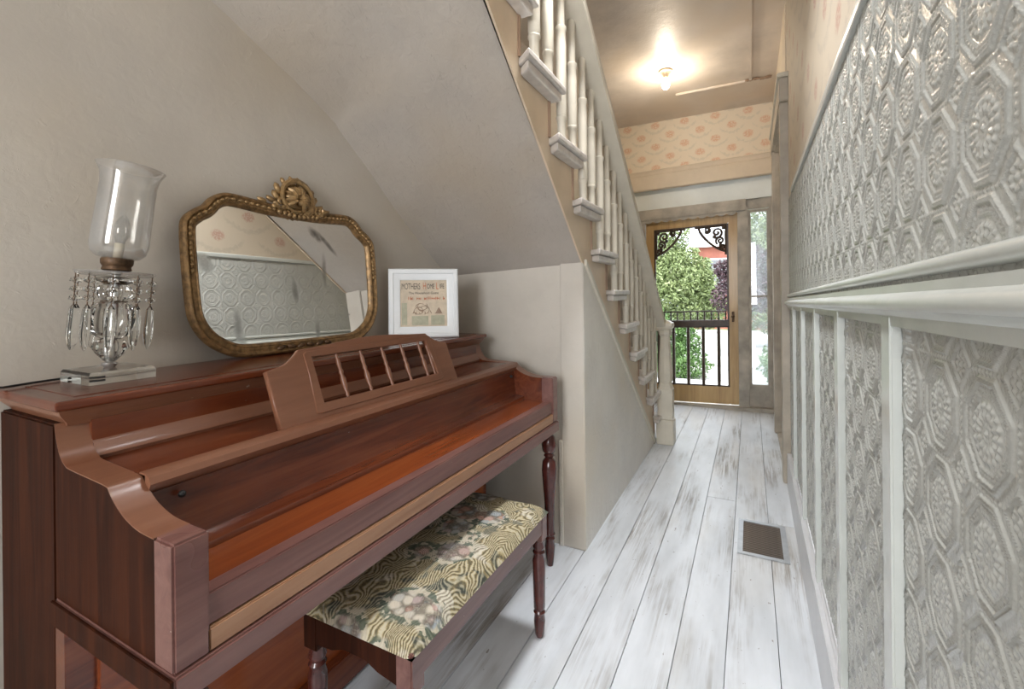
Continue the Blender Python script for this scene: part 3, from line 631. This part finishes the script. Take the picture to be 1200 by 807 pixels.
MB().extr([tuple(ol[i]+nrm[i]*.040) for i in range(n)], .002, .0065, 0).build('glass', 'mirror', mr, world=False)
mb = MB(); acc = 0; per = 0
for i in range(n):
    a = ol[i]+nrm[i]*.020; b = ol[(i+1) % n]+nrm[(i+1) % n]*.020; acc += (b-a).length
    low_ = a.y < .26
    if acc > .0145 and not low_:
        acc = 0; per += 1; d = (b-a).normalized(); ang = math.atan2(d.y, d.x)
        mb.ball((.0205, a.x, a.y), .0092, 1, (.7, 1.0, .66), Matrix.Rotation(ang, 3, 'X'))
        mb.ball((.018, a.x+d.x*.007, a.y+d.y*.007), .0045, 1)
o = mb.build('leaf_beading', 'goldlight', fr, world=False, smooth=60); o['kind'] = 'stuff'
cr = MB()
cr.ball((.012, .0, .556), .062, 2, (.18, 1, .92))
for i in range(15):     # shell ribs
    a = math.radians(-60+270*i/14); L_ = .050+.004*math.sin(i*2)
    cr.tube([(.022+.020*math.sin(PI*t), .004+math.cos(a)*L_*t, .550+math.sin(a)*L_*t*.95) for t in (.12, .4, .7, 1)], [.004, .0075, .0095, .006], 6)
cr.ball((.034, .008, .538), .013, 2)
def scroll(cy, cz, r0, tw, a0, turns, rad=.007, sh=.75): cr.tube([(.026, cy+r0*(1-sh*i/30)*math.cos(a0+tw*turns*2*PI*i/30), cz+r0*(1-sh*i/30)*math.sin(a0+tw*turns*2*PI*i/30)) for i in range(31)], [rad*(1-.5*i/30) for i in range(31)], 6)
scroll(.0, .556, .068, 1, -1.0, .8, .013, .12); scroll(-.004, .556, .056, 1, 1.6, .55, .008, .1)
scroll(.046, .532, .034, -1, 2.4, 1.3, .009); scroll(-.066, .530, .026, 1, 3.2, 1.2, .008); scroll(.092, .522, .024, -1, .4, 1.2, .008)
for y, z, a, l in ((-.080, .552, 2.2, .04), (-.072, .578, 1.9, .042), (-.10, .536, 2.7, .036), (.082, .556, .9, .038), (.105, .534, .5, .036), (.135, .524, .2, .036), (-.135, .528, 2.9, .032), (.072, .582, 1.1, .036), (.046, .606, .9, .032), (-.046, .608, 2.1, .032), (.016, .620, 1.6, .03), (-.016, .619, 1.6, .03)):
    cr.ball((.018, y, z), l*.55, 1, (.5, 1.2, .55), Matrix.Rotation(a, 3, 'X'))
for y in (-.075, -.055, -.035, -.015, .005, .025, .045, .065, .085): cr.ball((.024, y, .492-.004*math.cos(y*40)), .010, 1)
for y in (-.095, -.06, .06, .1): cr.ball((.025, y, .512), .011, 1)
cr.build('shell_crest', 'goldlight', mr, world=False, smooth=50)
br = MB()
for y, a in ((-.1, .2), (-.06, -.3), (-.02, .3), (.02, -.3), (.06, .3), (.1, -.2)): br.ball((.02, y, .020), .018, 1, (.5, 1.1, .5), Matrix.Rotation(a, 3, 'X'))
br.build('bottom_ornament', 'golddark', mr, world=False, smooth=50)
# ------------------------------------------------------------------ picture (local: x right, z up, y into the picture)
ang = math.atan2(.18, .24)
pc = thing('picture_frame', 'white framed old magazine cover standing at the far end of the piano', 'picture', (-1.335, 1.705, 1.0517), (0, 0, 0))
pc.matrix_world = Matrix.Translation((-1.335, 1.703, 1.0517)) @ Matrix.Rotation(math.atan2(.20, .24), 4, 'Z') @ Matrix.Rotation(math.radians(-5), 4, 'X')
ORG[pc] = Vector((0, 0, 0))
w, h = .158, .318; fw = .052
pf = [(0, .0), (0, -.014), (.006, -.020), (.020, -.020), (.024, -.016), (.044, -.012), (fw, -.008), (fw, .0)]
vs = []; fs = []; m = len(pf)
for sx, sz in ((-1, 0), (1, 0), (1, 1), (-1, 1)):
    for d, y in pf: vs.append((sx*(w-d), y, d if sz == 0 else h-d))
for i in range(4):
    for k in range(m-1): j = (i+1) % 4; fs.append((i*m+k, i*m+k+1, j*m+k+1, j*m+k))
MB().add(vs, fs).build('frame', 'whiteframe', pc, smooth=30)
MB().box(-w+.004, w-.004, .0, .006, .004, h-.004).build('backing', 'print', pc)
pr_ = MB().box(-w+fw, w-fw, -.004, -.002, fw, h-fw).build('print', 'print', pc)
RX = Matrix.Rotation(PI/2, 4, 'X')
def pt(x, z): return Matrix.Translation((x, -.0045, z)) @ RX
def word(s, x, z, size, mat, sx=1.): text('title', s, size, mat, pr_, pt(x, z) @ Matrix.Diagonal((sx, 1, 1, 1)), .0003)
zt = h-fw-.030
word('MOTHERS', -.058, zt, .040, 'printdark', .47); word('H', .004, zt+.001, .045, 'printred', .5); word('OME', .032, zt, .033, 'printdark', .5); word('L', .062, zt+.001, .045, 'printred', .5); word('IFE', .084, zt, .033, 'printdark', .55)
word('The Household Guest', 0, zt-.030, .016, 'printdark', .95)
r = random.Random(5); mb = MB(); x = -.07
while x < .09:
    l = r.uniform(.004, .008)
    mb.box(x, x+.0022, -.0052, -.0042, zt-.062, zt-.048+r.uniform(-.004, .003)); mb.box(x, x+l, -.0052, -.0042, zt-.056+r.uniform(-.004, .004), zt-.053)
    x += l+.003+(.008 if r.random() < .15 else 0)
mb.build('faded_red_line', 'printred', pr_)
mb = MB().box(-w+fw+.006, -w+fw+.03, -.0045, -.004, fw+.008, zt-.075).box(-.055, .02, -.0045, -.004, fw+.006, fw+.048).build('pale_block', 'printgreen', pr_)
MB().box(.032, w-fw-.012, -.0045, -.004, fw+.006, fw+.05).build('pale_block', 'printgreen', pr_)
mb = MB()
for i in range(9):
    a0 = i*.7; c0 = (-.012+.012*math.cos(i*1.9), .134+.012*math.sin(i*2.3)); rr = .012+.003*(i % 4)
    mb.tube([(c0[0]+rr*1.3*math.cos(a0+.25*k), -.0046, c0[1]+rr*math.sin(a0+.25*k)) for k in range(12)], .0011, 4)
for k in range(7): mb.tube([(-.05+.014*k, -.0046, .112), (-.044+.012*k, -.0046, .124-.004*(k % 3))], .0014, 4)
mb.add([(.05, -.0047, .110), (.085, -.0047, .110), (.068, -.0047, .140)], [(0, 1, 2)])
mb.build('sketch', 'printsepia', pr_)
MB().box(-w+fw-.004, w-fw+.004, -.0075, -.0068, fw-.004, h-fw+.004).build('glass', 'picglass', pc)
# ------------------------------------------------------------------ lamp
lm = thing('table_lamp', 'crystal table lamp with hanging prisms and tilted glass shade on piano top', 'lamp', (-1.40, .553, 1.0517)); ORG[lm] = Vector((0, 0, 0))
MB().rings(-.074, .074, -.066, .066, [(.0, .0), (0, .022), (.004, .028)]).build('base', 'crystal', lm)
MB().lathe([(.011, .028), (.015, .034), (.016, .040), (.008, .044), (.008, .255), (.012, .258), (.012, .262)], (0, 0, 0), 16).build('stem', 'silver', lm, smooth=40)
MB().lathe([(.012, .044), (.026, .060), (.037, .078), (.030, .092), (.020, .098), (.036, .108), (.048, .128), (.052, .15), (.046, .172), (.034, .184), (.026, .188)], (0, 0, 0), 10).build('crystal_body', 'crystal', lm)
MB().lathe([(.022, .192), (.034, .205), (.036, .218), (.030, .228), (.022, .232), (.038, .24), (.040, .246), (.02, .25)], (0, 0, 0), 12).build('crystal_body', 'crystal', lm)
MB().lathe([(.026, .1885), (.027, .190), (.026, .1915)], (0, 0, 0), 20).build('collar_ring', 'golddark', lm)
MB().lathe([(.027, .234), (.028, .236), (.027, .238)], (0, 0, 0), 20).build('collar_ring', 'golddark', lm)
MB().lathe([(.012, .252), (.04, .250), (.066, .252), (.078, .258), (.079, .262), (.066, .260), (.04, .262), (.012, .266)], (0, 0, 0), 24).build('prism_dish', 'shade', lm, smooth=50)
MB().lathe([(.024, .264), (.030, .268), (.028, .276), (.032, .282), (.033, .292), (.031, .296), (.02, .297)], (0, 0, 0), 24).build('shade_holder', 'golddark', lm, smooth=40)
NP = 10
for i in range(NP):
    a = 2*PI*(i+.3)/NP; x, y = .074*math.cos(a), .074*math.sin(a); z = .249
    mb = MB().tube([(x, y, .262), (x*1.03, y*1.03, .257), (x, y, z)], .0012, 5)
    for k in range(3): mb.ball((x, y, z-.011-.021*k), .0115, 1, (1, 1, .72))
    pd = mb.build('bead_strand', 'crystal', lm); MB().tube([(x*1.01, y*1.01, z+.005), (x, y, z-.06)], .0012, 5).build('wire', 'golddark', pd)
    tp_ = z-.068
    MB().tube([(x, y, tp_+.006), (x, y, tp_-.004)], .0014, 5).build('wire_hook', 'golddark', pd)
    MB().lathe([(.002, tp_), (.008, tp_-.012), (.0105, tp_-.068), (.007, tp_-.095), (.001, tp_-.108)], (x, y, 0), 6).build('prism', 'crystal', pd)
sh = MB().lathe([(.026, 0), (.042, .004), (.054, .016), (.0585, .036), (.058, .09), (.057, .15), (.057, .19), (.060, .212), (.069, .231), (.0705, .232), (.068, .2315), (.058, .212), (.055, .19), (.055, .15), (.056, .09), (.0565, .036), (.052, .018), (.041, .0065), (.026, .0025)], (0, 0, 0), 36, cap=False)
R = Matrix.Translation((.0, 0, .294)) @ Matrix.Rotation(math.radians(-3.2), 4, 'X') @ Matrix.Rotation(math.radians(1.5), 4, 'Y')
sh.v = [tuple(R @ Vector(v)) for v in sh.v]; sh.build('shade', 'shade', lm, smooth=60)
cs = MB().lathe([(.010, -.005), (.010, .040)], (0, 0, 0), 14); cs.v = [tuple(R @ Vector(v)) for v in cs.v]; cs.build('candle_sleeve', 'candle', lm, smooth=40)
cb = MB().lathe([(.008, .040), (.010, .046), (.0165, .06), (.0185, .072), (.016, .088), (.010, .102), (.004, .111), (.001, .113)], (0, 0, 0), 16); cb.v = [tuple(R @ Vector(v)) for v in cb.v]; cb.build('bulb', 'clearbulb', lm, smooth=60)
cord = [(-.07, .0, .004), (-.085, -.05, .004), (-.08, -.10, .004), (-.07, -.135, .004), (-.06, -.165, .004), (-.06, -.179, .002), (-.064, -.186, -.05)]
MB().tube([tuple(p) for p in spline(cord, 6)], .0028, 6).build('cord', 'black', lm)
T = Matrix.Translation((0, 0, .028)) @ Matrix.Rotation(math.radians(-3.6), 4, 'X') @ Matrix.Rotation(math.radians(1.2), 4, 'Y') @ Matrix.Translation((0, 0, -.028))
for o in lm.children:
    if o.name.split('.')[0] not in ('base', 'cord'):
        o.data.transform(T)
        for q in o.children: q.data.transform(T)
# ------------------------------------------------------------------ ceiling bulb, register
cl = thing('ceiling_light', 'bare lit bulb in a porcelain socket on the hall ceiling', 'light', (-.631, 4.16, ZC))
MB().lathe([(.03, 0), (.055, -.004), (.058, -.014), (.035, -.022), (.026, -.035), (.024, -.06), (.018, -.066)], (-.631, 4.16, ZC), 20).build('socket', 'socket', cl, smooth=40)
MB().lathe([(.013, -.062), (.016, -.075), (.030, -.100), (.034, -.122), (.030, -.142), (.018, -.154), (.004, -.158)], (-.631, 4.16, ZC), 18).build('bulb', 'glow', cl, smooth=60)
lamp('bulb_light', 'POINT', (-.631, 4.16, ZC-.20), 11, (1, .86, .68), shadow_soft_size=.04)
vt = thing('floor_vent', 'rectangular metal floor register set in the painted planks', 'vent', (.042, 2.64, 0))
a0, a1, b0, b1 = -.067, .152, 2.445, 2.82; g = .024
f = MB()
for bx in ((a0, a0+g, b0, b1), (a1-g, a1, b0, b1), (a0+g, a1-g, b0, b0+g), (a0+g, a1-g, b1-g, b1)): f.box(*bx, 0.0005, .007, .002)
f.build('frame', 'metal', vt); MB().box(a0+g, a1-g, b0+g, b1-g, .0003, .0012).build('duct_shadow', 'void', vt)
s0 = None
for i in range(20):
    y = b0+g+(b1-b0-2*g)*(i+.5)/20
    if s0 is None:
        mb = MB().extr([(-.0055, 0), (.0045, 0), (.0045, .0014), (.0015, .0030), (-.0055, .0008)], a0+g-.042, a1-g-.042, 0)
        s0 = mb.build('louver', 'ventdark', vt, world=False); s0.location = (0, y-2.64, .0013)
    else: inst(s0, vt, (0, y-2.64, .0013))
# ------------------------------------------------------------------ outdoors
struct('ground', MB().box(-30, 30, 7.6, 60, -.75, -.6), 'grass', 'lawn outside the front door')
struct('porch_floor', MB().box(-4, 3, 5.55, 7.6, -.25, -.1), 'concrete', 'pale porch floor outside the door')
struct('walkway', MB().box(-1.9, .9, 7.6, 22, -.6, -.585).box(-30, 30, 15.5, 24, -.6, -.58), 'concrete', 'sunlit concrete walk and street')
def leaves(crowns, count, size, seed):
    rg = np.random.RandomState(seed); C = []; 
    tot = sum(r**2 for *_, r in crowns)
    for x, y, z, r in crowns:
        k = int(count*r*r/tot); d = rg.normal(size=(k, 3)); d /= np.linalg.norm(d, axis=1)[:, None]
        rad = r*(rg.rand(k, 1)**.25)*(1+.18*np.sin(d[:, :1]*9+x)*np.cos(d[:, 2:]*8))
        C.append(np.array([x, y, z])+d*rad*np.array([1, 1, .95]))
    C = np.concatenate(C); k = len(C)
    t = rg.normal(size=(k, 3)); t /= np.linalg.norm(t, axis=1)[:, None]; b = np.cross(t, rg.normal(size=(k, 3))); b /= np.linalg.norm(b, axis=1)[:, None]
    s = size*(.6+.8*rg.rand(k, 1)); v = np.stack([C-t*s, C+b*s*.45, C+t*s, C-b*s*.45], 1).reshape(-1, 3)
    return v, [(4*i, 4*i+1, 4*i+2, 4*i+3) for i in range(k)]
def tree(name, label, cat, base, crowns, count, size, mat, seed, trunk):
    t = thing(name, label, cat, base); v, f_ = leaves(crowns, count, size, seed)
    mb = MB(); mb.v = [tuple(p) for p in v.tolist()]; mb.f = f_
    me = bpy.data.meshes.new('foliage'); bx = Vector(base); me.from_pydata((v-np.array(base)).tolist(), [], f_); me.materials.append(M[mat])
    o = bpy.data.objects.new('foliage', me); COL.objects.link(o); o.parent = t; o['kind'] = 'stuff'
    if trunk:
        mb = MB(); top = Vector((crowns[0][0], crowns[0][1], crowns[0][2]))
        mb.tube([bx, bx.lerp(top, .4)+Vector((.05, 0, 0)), top], [trunk, trunk*.7, trunk*.3], 8)
        for c_ in crowns[1:5]: mb.tube([bx.lerp(top, .45), Vector(c_[:3])], [trunk*.4, trunk*.15], 6)
        mb.build('trunk', 'bark', t, smooth=60)
tree('shade_tree', 'large bright green tree filling the door view', 'tree', (-2.6, 15, -.6), [(-2.75, 14.6, 2.7, 1.15), (-3.3, 14.2, 2.0, 1.4), (-1.75, 14.3, 1.75, .85), (-2.4, 13.8, 1.2, 1.25), (-3.7, 14.4, 2.9, 1.1), (-1.35, 14.8, .9, .8), (-1.55, 14.2, 1.5, .68), (-1.3, 14.4, .9, .5), (-4.6, 14.5, 2.0, 1.5)], 80000, .05, 'leaf', 1, .2)
tree('plum_tree', 'dark purple leaved plum tree right of the green tree', 'tree', (-.25, 11.4, -.6), [(-.2, 11.4, 1.5, .5), (-.1, 11.2, 2.0, .36), (-.42, 11.2, 1.1, .36), (-.5, 11.3, 1.75, .22), (.15, 11.4, 1.2, .45), (.45, 11.5, 1.8, .45)], 8500, .038, 'plum', 2, .1)
tree('shade_tree', 'pale green tree glimpsed over the brick house and sidelight', 'tree', (1.3, 18, -.6), [(1.3, 17.8, 3.4, 1.2), (.5, 17.4, 2.6, .9), (.55, 17.2, .9, 1.1), (.85, 17.2, 2.2, 1.1), (1.5, 17.2, .6, 1.), (1.9, 17.5, 1.8, 1.2), (.0, 17.8, 3.4, .6)], 40000, .055, 'leaf', 3, .15)
tree('garden_shrub', 'leafy green shrub low on the left behind the door spindles', 'shrub', (-1.72, 10.6, -.6), [(-1.75, 10.6, .15, .5), (-1.95, 10.4, .55, .45), (-1.45, 10.3, -.2, .42), (-2.3, 10.6, .1, .6), (-1.35, 10.6, .35, .3), (-1.15, 10.5, -.3, .4), (-1.2, 10.8, .15, .28)], 12000, .036, 'leafbush', 4, .03)
tree('garden_shrub', 'small round shrub seen low through the sidelight', 'shrub', (.45, 9.6, -.6), [(.45, 9.6, -.05, .34), (.55, 9.5, -.3, .3)], 2600, .032, 'leafbush', 5, .02)
pf_ = thing('picket_fence', 'white picket fence beyond the shrub', 'fence', (-1.6, 12.4, -.6))
for i in range(22): MB().extr([(-3.0+.14*i, -.55), (-2.93+.14*i, -.55), (-2.93+.14*i, .22), (-2.965+.14*i, .28), (-3.0+.14*i, .22)], 12.39, 12.41, 1).build('picket', 'picket', pf_)
MB().box(-3.05, .05, 12.41, 12.44, .02, .09).build('fence_rail', 'picket', pf_); MB().box(-3.05, .05, 12.41, 12.44, -.42, -.35).build('fence_rail', 'picket', pf_)
MB().box(-3.1, -3.02, 12.38, 12.46, -.6, .3).box(.02, .1, 12.38, 12.46, -.6, .3).build('fence_post', 'picket', pf_)
hs = thing('brick_house', 'red brick house with grey roof beyond the trees', 'house', (0, 27, -.6))
hw = MB().box(-2.6, 4.5, 25, 31, -.6, 3.6).build('wall', 'brick', hs)
MB().box(-2.9, 4.8, 24.6, 31.4, 3.6, 3.75).extr([(24.6, 3.75), (31.4, 3.75), (28, 4.6)], -2.9, 4.8, 0).build('roof', 'roof', hs)
MB().box(-2.9, 4.8, 24.55, 24.68, 3.45, 3.75).build('fascia', 'picket', hs)
for x in (-1.9, 2.6):
    w_ = MB().box(x, x+1.0, 24.95, 25.05, 1.2, 2.9).build('window', 'picket', hs); MB().box(x+.1, x+.9, 24.93, 24.96, 1.3, 2.8).build('pane', 'roof', w_)
